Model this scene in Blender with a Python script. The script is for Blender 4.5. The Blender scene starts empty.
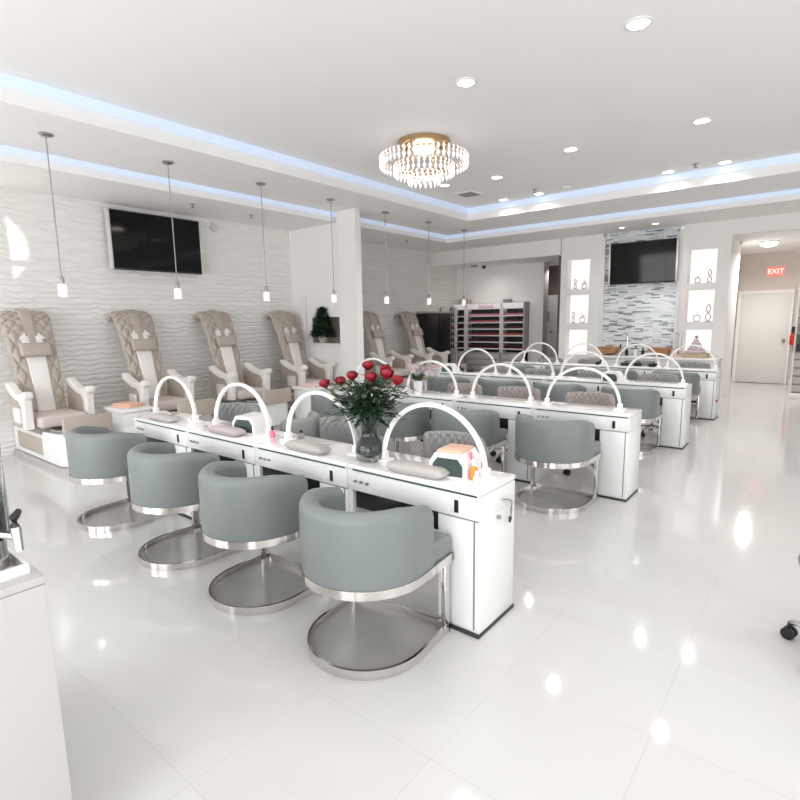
import bpy, bmesh, math, random
from mathutils import Vector, Matrix
R = math.radians
PI = math.pi
random.seed(7)
sc = bpy.context.scene
COL = sc.collection

# ------------------------------------------------------------------ materials
def mat(name, col, rough=.5, metal=0., var=.03, bump=0., bscale=60., emit=None, estr=0., spec=.5, trans=0., ior=1.45, coat=0., alpha=1.):
    m = bpy.data.materials.new(name); m.use_nodes = True
    nt = m.node_tree; N = nt.nodes; L = nt.links
    b = N['Principled BSDF']
    tc = N.new('ShaderNodeTexCoord'); nz = N.new('ShaderNodeTexNoise'); nz.inputs['Scale'].default_value = bscale
    L.new(tc.outputs['Object'], nz.inputs['Vector'])
    mx = N.new('ShaderNodeMix'); mx.data_type = 'RGBA'
    mx.inputs[6].default_value = (*[c * (1 - var) for c in col], 1)
    mx.inputs[7].default_value = (*[min(1, c * (1 + var)) for c in col], 1)
    L.new(nz.outputs['Fac'], mx.inputs[0]); L.new(mx.outputs[2], b.inputs['Base Color'])
    b.inputs['Roughness'].default_value = rough; b.inputs['Metallic'].default_value = metal
    b.inputs['Specular IOR Level'].default_value = spec
    b.inputs['Transmission Weight'].default_value = trans; b.inputs['IOR'].default_value = ior
    b.inputs['Coat Weight'].default_value = coat; b.inputs['Alpha'].default_value = alpha
    if emit: 
        b.inputs['Emission Color'].default_value = (*emit, 1); b.inputs['Emission Strength'].default_value = estr
    if bump:
        bp = N.new('ShaderNodeBump'); bp.inputs['Strength'].default_value = bump; bp.inputs['Distance'].default_value = .004
        L.new(nz.outputs['Fac'], bp.inputs['Height']); L.new(bp.outputs['Normal'], b.inputs['Normal'])
    return m

M = {}
M['ceiling'] = mat('ceiling_paint', (.87, .855, .84), .9, var=.01)
M['wall'] = mat('wall_paint', (.84, .825, .805), .8, var=.01)
M['beige'] = mat('beige_paint', (.66, .585, .54), .8, var=.02)
M['brown'] = mat('brown_paint', (.17, .125, .115), .8, var=.03)
M['white'] = mat('white_lacquer', (.80, .81, .80), .22, var=.01)
M['trimwhite'] = mat('white_trim', (.80, .79, .775), .4, var=.01)
M['desktop'] = mat('white_glass_top', (.86, .85, .84), .06, var=.01, coat=.3)
M['edge'] = mat('dark_glass_edge', (.05, .075, .07), .15, var=.05)
M['gap'] = mat('shadow_line', (.22, .24, .23), .4, var=.05)
M['plinth'] = mat('dark_plinth', (.035, .035, .035), .4)
M['pink_lit'] = mat('pink_lit_grey_fabric', (.36, .315, .30), .7, var=.05, bump=.1, bscale=300)  # grey fabric with the pink cast of light put into its colour
M['sage'] = mat('sage_leatherette', (.195, .220, .213), .42, var=.03, bump=.05, bscale=220)
M['grey'] = mat('grey_fabric', (.30, .30, .295), .7, var=.05, bump=.1, bscale=300)
M['chrome'] = mat('polished_steel', (.74, .71, .69), .13, 1., var=.02)
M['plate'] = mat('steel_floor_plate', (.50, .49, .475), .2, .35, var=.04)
M['black'] = mat('black_plastic', (.012, .012, .013), .35)
M['gold'] = mat('brass', (.55, .38, .2), .3, 1.)
M['plastic'] = mat('white_plastic', (.84, .83, .82), .3, var=.01)
M['led'] = mat('arch_diffuser', (.85, .85, .84), .4, var=.01, emit=(1, .98, .96), estr=.15)
M['pinkgrey'] = mat('pinkish_grey_vinyl', (.50, .42, .42), .5, var=.03, bump=.1)
M['greypad'] = mat('grey_vinyl', (.47, .44, .42), .5, var=.03, bump=.1)
M['tan'] = mat('taupe_leather', (.44, .385, .34), .45, var=.06, bump=.08, bscale=90)
M['tanpanel'] = mat('taupe_panel', (.47, .41, .36), .5, var=.04)
M['cream'] = mat('blush_cushion', (.62, .55, .52), .5, var=.03)
M['pale'] = mat('white_leather', (.83, .80, .775), .4, var=.02)
M['greyplastic'] = mat('grey_plastic', (.30, .29, .275), .4)
M['screen'] = mat('tv_screen', (.004, .0055, .0045), .06, var=.02, spec=.25)
M['bezel'] = mat('silver_bezel', (.66, .65, .63), .3, .3)
M['frost'] = mat('frosted_lamp_glass', (.9, .9, .9), .4, emit=(1, .97, .93), estr=.28)
M['bulb'] = mat('lit_lamp', (.9, .9, .9), .4, emit=(1, .97, .92), estr=9.)
M['lens'] = mat('downlight_lens', (.9, .9, .9), .4, emit=(1, .98, .95), estr=9.)
M['cove'] = mat('blue_led_strip', (.6, .7, .85), .4, emit=(.66, .75, .95), estr=.30)
M['niche'] = mat('niche_lightbox', (.9, .88, .87), .5, emit=(1, .965, .95), estr=.5)
M['nickel'] = mat('brushed_nickel', (.42, .40, .38), .3, 1.)
M['cord'] = mat('pendant_cord', (.34, .33, .32), .4, .3)
M['leaf'] = mat('dark_leaf', (.022, .055, .022), .45, var=.5, bscale=25)
M['leaf2'] = mat('light_leaf', (.075, .13, .06), .5, var=.4, bscale=25)
M['stem'] = mat('green_stem', (.06, .10, .04), .5, var=.2)
M['rose'] = mat('red_petal', (.24, .004, .012), .5, var=.35, bscale=40)
M['glassgreen'] = mat('vase_glass', (.60, .68, .64), .04, trans=.95, ior=1.35)
M['water'] = mat('vase_water', (.035, .06, .045), .05, trans=.5, ior=1.2)
M['glass'] = mat('clear_glass', (.95, .96, .96), .02, trans=1., ior=1.3)
M['copper'] = mat('copper_basin', (.52, .27, .13), .3, .45, var=.2, bscale=15)
M['orange'] = mat('orange_plastic', (.80, .27, .05), .4)
M['peach'] = mat('peach_towel', (.78, .50, .38), .9, var=.1, bump=.3)
M['pinkt'] = mat('pink_towel', (.75, .55, .54), .9, var=.1, bump=.3)
M['blue'] = mat('blue_label', (.06, .08, .28), .4)
M['pink'] = mat('pink_gel', (.70, .20, .27), .3)
M['red'] = mat('red_enamel', (.50, .012, .015), .3)
M['juice'] = mat('peach_drink', (.72, .20, .09), .1, var=.3, bscale=12)
M['darkopen'] = mat('dark_lamp_cavity', (.05, .075, .07), .3)
M['door'] = mat('door_paint', (.69, .67, .65), .5, var=.01)
M['lilac'] = mat('dusty_pink_foam', (.60, .49, .52), .7, var=.08)
M['wicker'] = mat('wicker', (.50, .38, .27), .7, var=.3, bscale=120, bump=.4)
M['rackgrey'] = mat('rack_grey', (.40, .39, .38), .5)
M['slat'] = mat('slatwall', (.55, .52, .50), .5)
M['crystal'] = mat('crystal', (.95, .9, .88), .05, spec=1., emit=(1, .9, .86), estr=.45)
M['counter'] = mat('counter_laminate', (.54, .53, .515), .4, var=.01)
M['header'] = mat('rack_header', (.75, .70, .72), .4, emit=(1, .93, .95), estr=.25)
for nm, c in dict(wine=(.14, .012, .025), plum=(.09, .02, .05), crimson=(.38, .015, .03), rosepink=(.55, .16, .22), coal=(.02, .018, .02), coral=(.55, .12, .07), brownish=(.10, .035, .025)).items():
    M['np_' + nm] = mat('polish_' + nm, c, .15, var=.1)

def wave_wall():
    m = bpy.data.materials.new('wavy_panel'); m.use_nodes = True
    nt = m.node_tree; N = nt.nodes; L = nt.links; b = N['Principled BSDF']
    tc = N.new('ShaderNodeTexCoord'); sp = N.new('ShaderNodeSeparateXYZ'); L.new(tc.outputs['Object'], sp.inputs[0])
    mp = N.new('ShaderNodeMapping'); mp.inputs['Scale'].default_value = (1, 1.0, 1.7); L.new(tc.outputs['Object'], mp.inputs['Vector'])
    n = N.new('ShaderNodeTexNoise'); n.inputs['Scale'].default_value = 5.6; n.inputs['Detail'].default_value = 1.; L.new(mp.outputs[0], n.inputs['Vector'])
    a = N.new('ShaderNodeMath'); a.operation = 'MULTIPLY'; a.inputs[1].default_value = 8.; L.new(n.outputs['Fac'], a.inputs[0])
    z = N.new('ShaderNodeMath'); z.operation = 'MULTIPLY_ADD'; z.inputs[1].default_value = 92.; L.new(sp.outputs['Z'], z.inputs[0]); L.new(a.outputs[0], z.inputs[2])
    s = N.new('ShaderNodeMath'); s.operation = 'SINE'; L.new(z.outputs[0], s.inputs[0])
    bp = N.new('ShaderNodeBump'); bp.inputs['Strength'].default_value = .6; bp.inputs['Distance'].default_value = .010
    L.new(s.outputs[0], bp.inputs['Height']); L.new(bp.outputs['Normal'], b.inputs['Normal'])
    b.inputs['Base Color'].default_value = (.83, .815, .79, 1); b.inputs['Roughness'].default_value = .5
    return m
M['wavy'] = wave_wall()

def floor_mat():
    m = bpy.data.materials.new('polished_white_tile'); m.use_nodes = True
    nt = m.node_tree; N = nt.nodes; L = nt.links; b = N['Principled BSDF']
    tc = N.new('ShaderNodeTexCoord'); mp = N.new('ShaderNodeMapping'); mp.inputs['Location'].default_value = (.395, -2.58 + 2.4, 0)
    L.new(tc.outputs['Object'], mp.inputs['Vector'])
    br = N.new('ShaderNodeTexBrick'); br.offset = 0.; br.inputs['Scale'].default_value = 1.
    br.inputs['Brick Width'].default_value = .6; br.inputs['Row Height'].default_value = .6
    br.inputs['Mortar Size'].default_value = .0016; br.inputs['Mortar Smooth'].default_value = .1
    br.inputs['Color1'].default_value = (.655, .648, .638, 1); br.inputs['Color2'].default_value = (.64, .633, .623, 1)
    br.inputs['Mortar'].default_value = (.56, .555, .545, 1)
    L.new(mp.outputs['Vector'], br.inputs['Vector'])
    n = N.new('ShaderNodeTexNoise'); n.inputs['Scale'].default_value = 1.3; n.inputs['Detail'].default_value = 6
    L.new(tc.outputs['Object'], n.inputs['Vector'])
    mx = N.new('ShaderNodeMix'); mx.data_type = 'RGBA'; mx.blend_type = 'MULTIPLY'; mx.inputs[0].default_value = .06
    L.new(br.outputs['Color'], mx.inputs[6]); L.new(n.outputs['Color'], mx.inputs[7]); L.new(mx.outputs[2], b.inputs['Base Color'])
    b.inputs['Roughness'].default_value = .07; b.inputs['Specular IOR Level'].default_value = .5
    return m
M['floor'] = floor_mat()

def mosaic_mat():
    m = bpy.data.materials.new('glass_mosaic'); m.use_nodes = True
    nt = m.node_tree; N = nt.nodes; L = nt.links; b = N['Principled BSDF']
    tc = N.new('ShaderNodeTexCoord'); sp = N.new('ShaderNodeSeparateXYZ'); cb = N.new('ShaderNodeCombineXYZ')
    L.new(tc.outputs['Object'], sp.inputs[0]); L.new(sp.outputs['X'], cb.inputs['X']); L.new(sp.outputs['Z'], cb.inputs['Y'])
    br = N.new('ShaderNodeTexBrick'); br.offset = .37; br.inputs['Scale'].default_value = 1.
    br.inputs['Brick Width'].default_value = .165; br.inputs['Row Height'].default_value = .026
    br.inputs['Mortar Size'].default_value = .002
    br.inputs['Color1'].default_value = (0, 0, 0, 1); br.inputs['Color2'].default_value = (1, 1, 1, 1); br.inputs['Mortar'].default_value = (.7, .7, .7, 1)
    L.new(cb.outputs[0], br.inputs['Vector'])
    rp = N.new('ShaderNodeValToRGB'); e = rp.color_ramp.elements
    e[0].position = 0.; e[0].color = (.09, .10, .11, 1); e[1].position = 1.; e[1].color = (.80, .82, .82, 1)
    for p, c in ((.14, (.22, .24, .26)), (.22, (.52, .56, .58)), (.5, (.70, .74, .75))):
        k = e.new(p); k.color = (*c, 1)
    L.new(br.outputs['Color'], rp.inputs[0]); L.new(rp.outputs[0], b.inputs['Base Color'])
    b.inputs['Roughness'].default_value = .15
    return m
M['mosaic'] = mosaic_mat()

# ------------------------------------------------------------------ mesh helpers
class MB:
    def __init__(s): s.bm = bmesh.new()
    def box(s, x0, x1, y0, y1, z0, z1, bev=0., seg=2):
        r = bmesh.ops.create_cube(s.bm, size=1.); v = r['verts']
        for q in v: q.co = Vector(((x0 + x1) / 2 + q.co.x * (x1 - x0), (y0 + y1) / 2 + q.co.y * (y1 - y0), (z0 + z1) / 2 + q.co.z * (z1 - z0)))
        if bev: bmesh.ops.bevel(s.bm, geom=list({e for q in v for e in q.link_edges}), offset=bev, segments=seg, affect='EDGES', profile=.5)
        return s
    def loft(s, rings, ring_closed=True, path_closed=False, caps=True):
        vs = [[s.bm.verts.new(p) for p in r] for r in rings]
        n = len(vs[0]); k = len(vs)
        for i in range(k if path_closed else k - 1):
            a, b = vs[i], vs[(i + 1) % k]
            for j in range(n if ring_closed else n - 1):
                try: s.bm.faces.new((a[j], a[(j + 1) % n], b[(j + 1) % n], b[j]))
                except ValueError: pass
        if caps and not path_closed and ring_closed:
            for r in (vs[0][::-1], vs[-1]):
                try: s.bm.faces.new(r)
                except ValueError: pass
        return s
    def tube(s, pts, r, n=8, closed=False, flat=None):
        pts = [Vector(p) for p in pts]; rings = []; K = len(pts)
        up = Vector((0, 0, 1))
        for i, p in enumerate(pts):
            a = pts[(i - 1) % K] if closed or i > 0 else p; b = pts[(i + 1) % K] if closed or i < K - 1 else p
            t = (b - a).normalized()
            ref = up if abs(t.dot(up)) < .97 else Vector((1, 0, 0))
            u = t.cross(ref).normalized(); w = u.cross(t).normalized()
            rr = r[i] if isinstance(r, (list, tuple)) else r
            rings.append([p + u * rr * math.cos(2 * PI * j / n) + w * rr * math.sin(2 * PI * j / n) for j in range(n)])
        return s.loft(rings, path_closed=closed)
    def cyl(s, p0, p1, r0, r1=None, n=16):
        return s.tube([p0, p1], [r0, r0 if r1 is None else r1], n)
    def lathe(s, prof, c=(0, 0, 0), n=24, caps=True, ex=1., ey=1.):
        return s.loft([[Vector((c[0] + r * ex * math.cos(2 * PI * j / n), c[1] + r * ey * math.sin(2 * PI * j / n), c[2] + z)) for j in range(n)] for r, z in prof], caps=caps)
    def prism(s, poly, lo, hi, axis='y'):
        def P(a, b, t): return Vector((a, t, b)) if axis == 'y' else (Vector((a, b, t)) if axis == 'z' else Vector((t, a, b)))
        return s.loft([[P(a, b, lo) for a, b in poly], [P(a, b, hi) for a, b in poly]])
    def ball(s, c, r, sub=2, sz=1.):
        q = bmesh.ops.create_icosphere(s.bm, subdivisions=sub, radius=r)
        for v in q['verts']: v.co = Vector((v.co.x + c[0], v.co.y + c[1], v.co.z * sz + c[2]))
        return s
    def leaf(s, p, d, up, L, W):
        d = Vector(d).normalized(); sd = d.cross(Vector(up)); sd = sd.normalized() if sd.length > 1e-4 else Vector((1, 0, 0)); nn = sd.cross(d)
        p = Vector(p); q = [p, p + d * L * .45 + sd * W / 2 + nn * W * .12, p + d * L - nn * L * .12, p + d * L * .45 - sd * W / 2 + nn * W * .12, p + d * L * .5]
        v = [s.bm.verts.new(x) for x in q]
        for f in ((0, 1, 4), (1, 2, 4), (2, 3, 4), (3, 0, 4)): s.bm.faces.new([v[i] for i in f])
        return s
    def mesh(s, name, m, angle=35):
        bmesh.ops.recalc_face_normals(s.bm, faces=s.bm.faces[:])
        me = bpy.data.meshes.new(name); s.bm.to_mesh(me); s.bm.free()
        for p in me.polygons: p.use_smooth = True
        try: me.set_sharp_from_angle(angle=R(angle))
        except Exception: pass
        me.materials.append(M[m] if isinstance(m, str) else m)
        return me
    def build(s, name, m, parent=None, label=None, loc=None, angle=35):
        o = bpy.data.objects.new(name, s.mesh(name, m, angle)); COL.objects.link(o)
        if parent: o.parent = parent
        if label: o['label'] = label
        if loc: o.location = loc
        return o

def tag(o, label, cat, group=None, kind=None):
    o['label'] = label; o['category'] = cat
    if group: o['group'] = group
    if kind: o['kind'] = kind
    return o
def thing(name, label, cat, loc=(0, 0, 0), rz=0., group=None):
    o = bpy.data.objects.new(name, None); COL.objects.link(o); o.empty_display_size = .1
    o.location = loc; o.rotation_euler = (0, 0, rz)
    return tag(o, label, cat, group)
def struct(name, mb, m, parent=None):
    o = mb.build(name, m, parent)
    if not parent: o['kind'] = 'structure'
    return o
def copy_tree(o, parent=None):
    c = o.copy(); COL.objects.link(c); c.parent = parent
    for ch in list(o.children): copy_tree(ch, c)
    return c
def place(proto, first, loc, rz, label, group):
    o = proto if first else copy_tree(proto)
    o.location = loc; o.rotation_euler = (0, 0, rz); o['label'] = label; o['group'] = group
    return o

# ------------------------------------------------------------------ camera
cam = bpy.data.cameras.new('camera'); co = bpy.data.objects.new('camera', cam); COL.objects.link(co)
yaw, pitch, roll, F_PX, CH, CY = -.67813, .154657, -.0157155, 526.7105, 1.58362, 402.391
sy, cy, sp, cp = math.sin(yaw), math.cos(yaw), math.sin(pitch), math.cos(pitch)
fwd = Vector((sy * cp, cy * cp, -sp)); rt = Vector((cy, -sy, 0)); up = rt.cross(fwd)
r2 = math.cos(roll) * rt + math.sin(roll) * up; u2 = -math.sin(roll) * rt + math.cos(roll) * up
co.matrix_world = Matrix(((r2.x, u2.x, -fwd.x, 0), (r2.y, u2.y, -fwd.y, 0), (r2.z, u2.z, -fwd.z, CH), (0, 0, 0, 1)))
cam.sensor_width = 36; cam.lens = F_PX / 800 * 36; cam.shift_y = (CY - 400) / 800; cam.clip_start = .05
sc.camera = co

# ------------------------------------------------------------------ setting
WX = -7.85; FY = -3.2; RX = 3.6; BY = 11.1; ZA, ZB, ZC = 3.23, 3.38, 3.60
AX, AY = -6.6, 9.9; BX, BYY = -5.35, 8.72          # inner edges of the two ceiling steps
struct('floor', MB().box(-9.5, RX + .2, FY - .2, 15.2, -.1, 0), 'floor')
w = struct('wall_left', MB().box(WX - .2, WX, FY, 12.4, 0, 4.0), 'wavy')
rw = MB(); added_wins = [(-.5, 2.2), (3.2, 5.9)]; ys_ = [FY] + [v for p in added_wins for v in p] + [15.1]
for i in range(0, len(ys_), 2): rw.box(RX, RX + .2, ys_[i], ys_[i + 1], 0, 4.0)
for a, b in added_wins: rw.box(RX, RX + .2, a, b, 0, .35); rw.box(RX, RX + .2, a, b, 2.75, 4.0)
struct('wall_right', rw, 'wall')
# front wall behind the camera, with big shop windows
fw = MB(); wins = [(-6.6, -4.6), (-4.2, -2.2), (-1.8, .2), (.6, 2.6)]
xs = [WX - .2] + [v for p in wins for v in p] + [RX + .2]
for i in range(0, len(xs), 2): fw.box(xs[i], xs[i + 1], FY - .2, FY, 0, 4.0)
for a, b in wins: fw.box(a, b, FY - .2, FY, 0, .35); fw.box(a, b, FY - .2, FY, 2.75, 4.0)
struct('wall_front', fw, 'wall')
pane_m = bpy.data.materials.new('window_glass'); pane_m.use_nodes = True
nt = pane_m.node_tree; nt.nodes.remove(nt.nodes['Principled BSDF'])
tr = nt.nodes.new('ShaderNodeBsdfTransparent'); gl = nt.nodes.new('ShaderNodeBsdfGlossy'); gl.inputs['Roughness'].default_value = .02
mxs = nt.nodes.new('ShaderNodeMixShader'); fr = nt.nodes.new('ShaderNodeFresnel'); fr.inputs['IOR'].default_value = 1.3
nt.links.new(fr.outputs[0], mxs.inputs[0]); nt.links.new(tr.outputs[0], mxs.inputs[1]); nt.links.new(gl.outputs[0], mxs.inputs[2]); nt.links.new(mxs.outputs[0], nt.nodes['Material Output'].inputs[0])
for i, (a, b) in enumerate(wins):
    g = MB()
    for x in (a, (a + b) / 2 - .03, b - .06): g.box(x, x + .06, FY - .14, FY - .06, .35, 2.75)
    for z in (.35, 2.1, 2.69): g.box(a, b, FY - .14, FY - .06, z, z + .06)
    wo = struct('window_%d' % (i + 1), g, 'black')
    MB().box(a, b, FY - .105, FY - .095, .35, 2.75).build('pane', pane_m, wo)
for i, (a, b) in enumerate(added_wins):  # windows added in the unseen right wall to brighten the left wall
    g = MB()
    for y in (a, (a + b) / 2 - .03, b - .06): g.box(RX + .06, RX + .14, y, y + .06, .35, 2.75)
    for z in (.35, 2.1, 2.69): g.box(RX + .06, RX + .14, a, b, z, z + .06)
    wo = struct('window_%d' % (i + 5), g, 'black')
    MB().box(RX + .095, RX + .105, a, b, .35, 2.75).build('pane', pane_m, wo)
# ceiling: low border, middle ring, high centre (a stepped tray)
c = MB(); c.box(WX, AX, FY, BY, ZA, 4.0); c.box(AX, RX, AY, BY + .2, ZA, 4.0)
c.box(AX, BX, FY, AY, ZB, 4.0); c.box(BX, RX, BYY, AY, ZB, 4.0); c.box(BX, RX, FY, BYY, ZC, 4.0)
struct('ceiling', c, 'ceiling')
# blue LED coves along both steps, made taller to include the face glow
g = MB(); g.box(AX, AX + .03, FY, AY, ZB - .07, ZB - .004); g.box(AX, RX, AY - .03, AY, ZB - .07, ZB - .004)
tag(g.build('cove_light', 'cove'), 'blue LED strip along the outer lower step of the tray ceiling', 'cove light')
g = MB(); g.box(BX, BX + .03, FY, BYY, ZC - .10, ZC - .004); g.box(BX, RX, BYY - .03, BYY, ZC - .10, ZC - .004)
tag(g.build('cove_light', 'cove'), 'blue LED strip along the inner upper step of the tray ceiling', 'cove light')
# partition with column
NX0, NX1, NZ0, NZ1, PY = -7.33, -6.58, 1.20, 1.66, 6.58
g = MB(); g.box(WX, NX0, PY, PY + .3, 0, ZA); g.box(NX1, -6.34, PY, PY + .3, 0, ZA); g.box(NX0, NX1, PY, PY + .3, 0, NZ0); g.box(NX0, NX1, PY, PY + .3, NZ1, ZA)
g.box(NX0, NX1, PY + .28, PY + .3, NZ0, NZ1)
struct('wall_partition', g, 'wall')
struct('wall_column', MB().box(-6.52, -6.10, PY - .10, PY + .02, 0, ZB), 'wall')
struct('trim_1', MB().box(-7.56, -7.45, PY - .06, PY - .002, 0, 2.05, .006), 'trimwhite')
# back of the room: bulkhead, alcove, dark passage
struct('wall_bulkhead', MB().box(WX, -4.52, BY, BY + .25, 2.90, 4.0), 'wall')
struct('wall_alcove', MB().box(WX - .2, -5.43, 12.25, 12.45, 0, 2.95), 'wall')
struct('trim_2', MB().box(-5.46, -5.36, 12.20, 12.47, 0, 2.9), 'trimwhite')
struct('ceiling_alcove', MB().box(WX - .2, -3.9, BY + .25, 14.0, 2.90, 3.0), 'ceiling')
struct('wall_passage', MB().box(-8.0, -4.0, 13.3, 13.5, 0, 2.95), 'brown')
d = struct('door_1', MB().box(-6.2, -5.44, 13.25, 13.30, 0, 2.1, .006), 'door')
MB().box(-6.27, -6.202, 13.24, 13.298, 0, 2.102).box(-5.438, -5.37, 13.24, 13.298, 0, 2.102).box(-6.27, -5.37, 13.24, 13.298, 2.102, 2.16).build('door_frame', 'trimwhite', d)
struct('trim_3', MB().box(-4.66, -4.54, 11.36, 13.3, 0, 2.9), 'brown')
for i, (x, z, a, b) in enumerate([(-5.70, 1.62, .10, .26), (-5.76, 1.80, .06, .05), (-5.58, 1.22, .07, .07)]):
    tag(MB().box(x - a / 2, x + a / 2, 13.235, 13.25, z - b / 2, z + b / 2).build('door_notice', 'greyplastic'), ['grey notice strip on the white passage door', 'small grey notice high on the white passage door', 'small dark plate low on the white passage door'][i], 'notice')
# feature wall with six lit niches and the mosaic field
def feature():
    L0, L1, T0, T1, R0, R1 = -4.50, -3.64, -3.64, -2.20, -2.20, -1.42
    g = MB(); y0, y1 = BY, BY + .3
    nl, nr = (-4.37, -3.89), (-2.085, -1.625)
    zs = [(.80, 1.325), (1.465, 2.055), (2.17, 2.785)]
    for (c0, c1), (n0, n1) in (((L0, L1), nl), ((R0, R1), nr)):
        g.box(c0, n0, y0, y1, 0, ZA); g.box(n1, c1, y0, y1, 0, ZA)
        z = 0
        for a, b in zs: g.box(n0, n1, y0, y1, z, a); z = b
        g.box(n0, n1, y0, y1, z, ZA); g.box(n0, n1, y1, y1 + .02, 0, ZA)
    struct('wall_feature', g, 'wall')
    struct('trim_4', MB().box(T0 - .01, T0 + .05, y0 - .02, y0 + .1, 0, 3.16).box(T1 - .05, T1 + .01, y0 - .02, y0 + .1, 0, 3.16), 'trimwhite')
    struct('wall_mosaic', MB().box(T0 + .05, T1 - .05, y0 + .04, y1, 0, ZA), 'mosaic')
    k = 0
    nm = ['lowest', 'middle', 'top']
    for side, (n0, n1) in (('left', nl), ('right', nr)):
        for j, (a, b) in enumerate(zs):
            tag(MB().box(n0 + .004, n1 - .004, y1 - .035, y1 - .003, a + .004, b - .004).build('niche_light_panel', 'niche'), 'glowing white back panel in the %s niche of the %s column' % (nm[j], side), 'light panel')
feature()
ZS = [(.80, 1.325), (1.465, 2.055), (2.17, 2.785)]
def figurine(x, z, h, kind, label):
    g = MB(); s = h
    if kind == 0:   # looping ribbon
        pts = [(.10 * s * math.sin(t * 2 * PI) * (1 - .45 * t), 0, .04 * s + s * .95 * t) for t in [i / 20 for i in range(21)]]
        pts2 = [(-p[0], .02, p[2]) for p in pts]
        g.tube([(x + p[0] * 1.6, BY + .10 + p[1], z + p[2]) for p in pts], .008, 6); g.tube([(x + p[0] * 1.6, BY + .10 + p[1], z + p[2]) for p in pts2], .008, 6)
    else:           # ring figure
        g.tube([(x + .28 * s * math.cos(t), BY + .10, z + .33 * s + .28 * s * math.sin(t)) for t in [2 * PI * i / 20 for i in range(20)]], .008, 6, closed=True)
        g.tube([(x - .05, BY + .10, z + .5 * s), (x + .02, BY + .10, z + .75 * s), (x - .02, BY + .10, z + s)], [.012, .01, .006], 6)
    g.lathe([(.05, 0), (.05, .012), (.02, .02)], (x, BY + .10, z), 14)
    return tag(g.build('figurine', 'nickel'), label, 'figurine')
FIG = [('left', (-4.22, -4.02), 2, .22, 'top'), ('left', (-4.24, -4.04), 1, .24, 'middle'), ('right', (-1.93, -1.74), 2, .20, 'top'), ('right', (-1.90, -1.72), 1, .26, 'middle')]
for side, xs_, j, h, nm in FIG:
    figurine(xs_[0], ZS[j][0], h * (.8 if side == 'right' else 1), 0 if side == 'left' else 1, 'small metal figurine, left of the pair in the %s niche of the %s column' % (nm, side))
    figurine(xs_[1], ZS[j][0], h * (1.25 if side == 'right' else .85), 1 if side == 'left' else 0, 'small metal figurine, right of the pair in the %s niche of the %s column' % (nm, side))
# hall on the right of the feature wall
struct('wall_hall_return', MB().box(-1.62, -1.42, BY + .3, 12.3, 0, 2.97), 'wall')
struct('wall_hall_left', MB().box(-1.9, -1.70, 12.3, 14.87, 0, 2.97), 'wall')
struct('wall_lintel', MB().box(-1.42, RX, BY + .02, BY + .3, 2.97, 4.0), 'wall')
struct('ceiling_hall', MB().box(-1.9, RX, BY + .3, 15.1, 2.97, 3.1), 'ceiling')
struct('wall_hall_end', MB().box(-2.0, RX, 14.87, 15.05, 0, 3.0), 'beige')
d = struct('door_2', MB().box(-1.60, -.655, 14.80, 14.86, .01, 2.06, .005), 'door')
MB().box(-1.68, -1.602, 14.79, 14.868, 0, 2.062).box(-.653, -.615, 14.79, 14.868, 0, 2.062).box(-1.68, -.615, 14.79, 14.868, 2.062, 2.13).build('door_frame', 'trimwhite', d)
MB().cyl((-.74, 14.80, 1.0), (-.74, 14.75, 1.0), .025).ball((-.74, 14.74, 1.0), .035).build('door_handle', 'nickel', d)
struct('baseboard_hall', MB().box(-.575, RX, 14.84, 14.87, 0, .1).box(-1.70, -1.68, 12.3, 14.87, 0, .1), 'trimwhite')

# ------------------------------------------------------------------ lamps
def spot(loc, power, size=2.2, blend=.6, rad=.05, col=(1, .965, .93)):
    l = bpy.data.lights.new('downlight_beam', 'SPOT'); l.energy = power; l.spot_size = size; l.spot_blend = blend; l.shadow_soft_size = rad; l.color = col
    o = bpy.data.objects.new('downlight_beam', l); COL.objects.link(o); o.location = loc; return o
def downlight(x, y, z, label, power=55, r=.075, group=None, size=2.4):
    t = thing('downlight', label, 'ceiling light', (x, y, z), 0, group)
    g = MB(); g.lathe([(r, 0), (r + .02, 0), (r + .02, -.008), (r, -.012)], n=20, caps=False); g.build('trim_ring', 'trimwhite', t)
    MB().lathe([(r, -.001), (r, -.006)], n=20).build('lens', 'lens', t)
    s = spot((x, y, z - .03), power, size, 1.); return t
for x, y, lb in [(-4.70, 7.0, 'round downlight nearest the ceiling vent, left side of the high ceiling'), (-3.885, 7.13, 'round downlight right of the ceiling vent, on the high ceiling'),
                 (-4.50, 8.50, 'round downlight near the back left corner of the upper step'), (-3.86, 8.50, 'round downlight at the back step, right of the corner one'),
                 (-1.93, 8.52, 'round downlight at the back step above the mosaic television'), (-1.24, 8.52, 'round downlight at the back step above the right lit column')]:
    downlight(x, y, ZC, lb)
for x in (-2.6, -1.2, .4, 2.0):
    for y in (6.6, 4.2, 1.9, -.6):
        downlight(x, y, ZC, 'plain round downlight in the open middle of the high ceiling', group='downlights over the manicure desks', power=24)
downlight(-3.13, 10.55, ZA, 'small round downlight above the left half of the mosaic wall', 22, .05)
downlight(-2.55, 10.55, ZA, 'small round downlight above the right half of the mosaic wall', 22, .05)
t = thing('flush_light', 'round white ceiling light in the hall before the far door', 'ceiling light', (-1.0, 12.6, 2.97))
MB().lathe([(.17, 0), (.17, -.02), (.155, -.03)], n=28).build('base', 'trimwhite', t); MB().lathe([(.15, -.03), (.13, -.07), (.07, -.095), (.01, -.1)], n=28).build('lamp_shade', 'bulb', t)
spot((-1.0, 12.6, 2.84), 170, 3.0)
spot((-5.2, 12.6, 2.8), 14, 2.6); spot((-6.6, 11.5, 2.86), 22, 3.0, 1.)  # fill spots added for passage and alcove, no downlight fitting there
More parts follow.
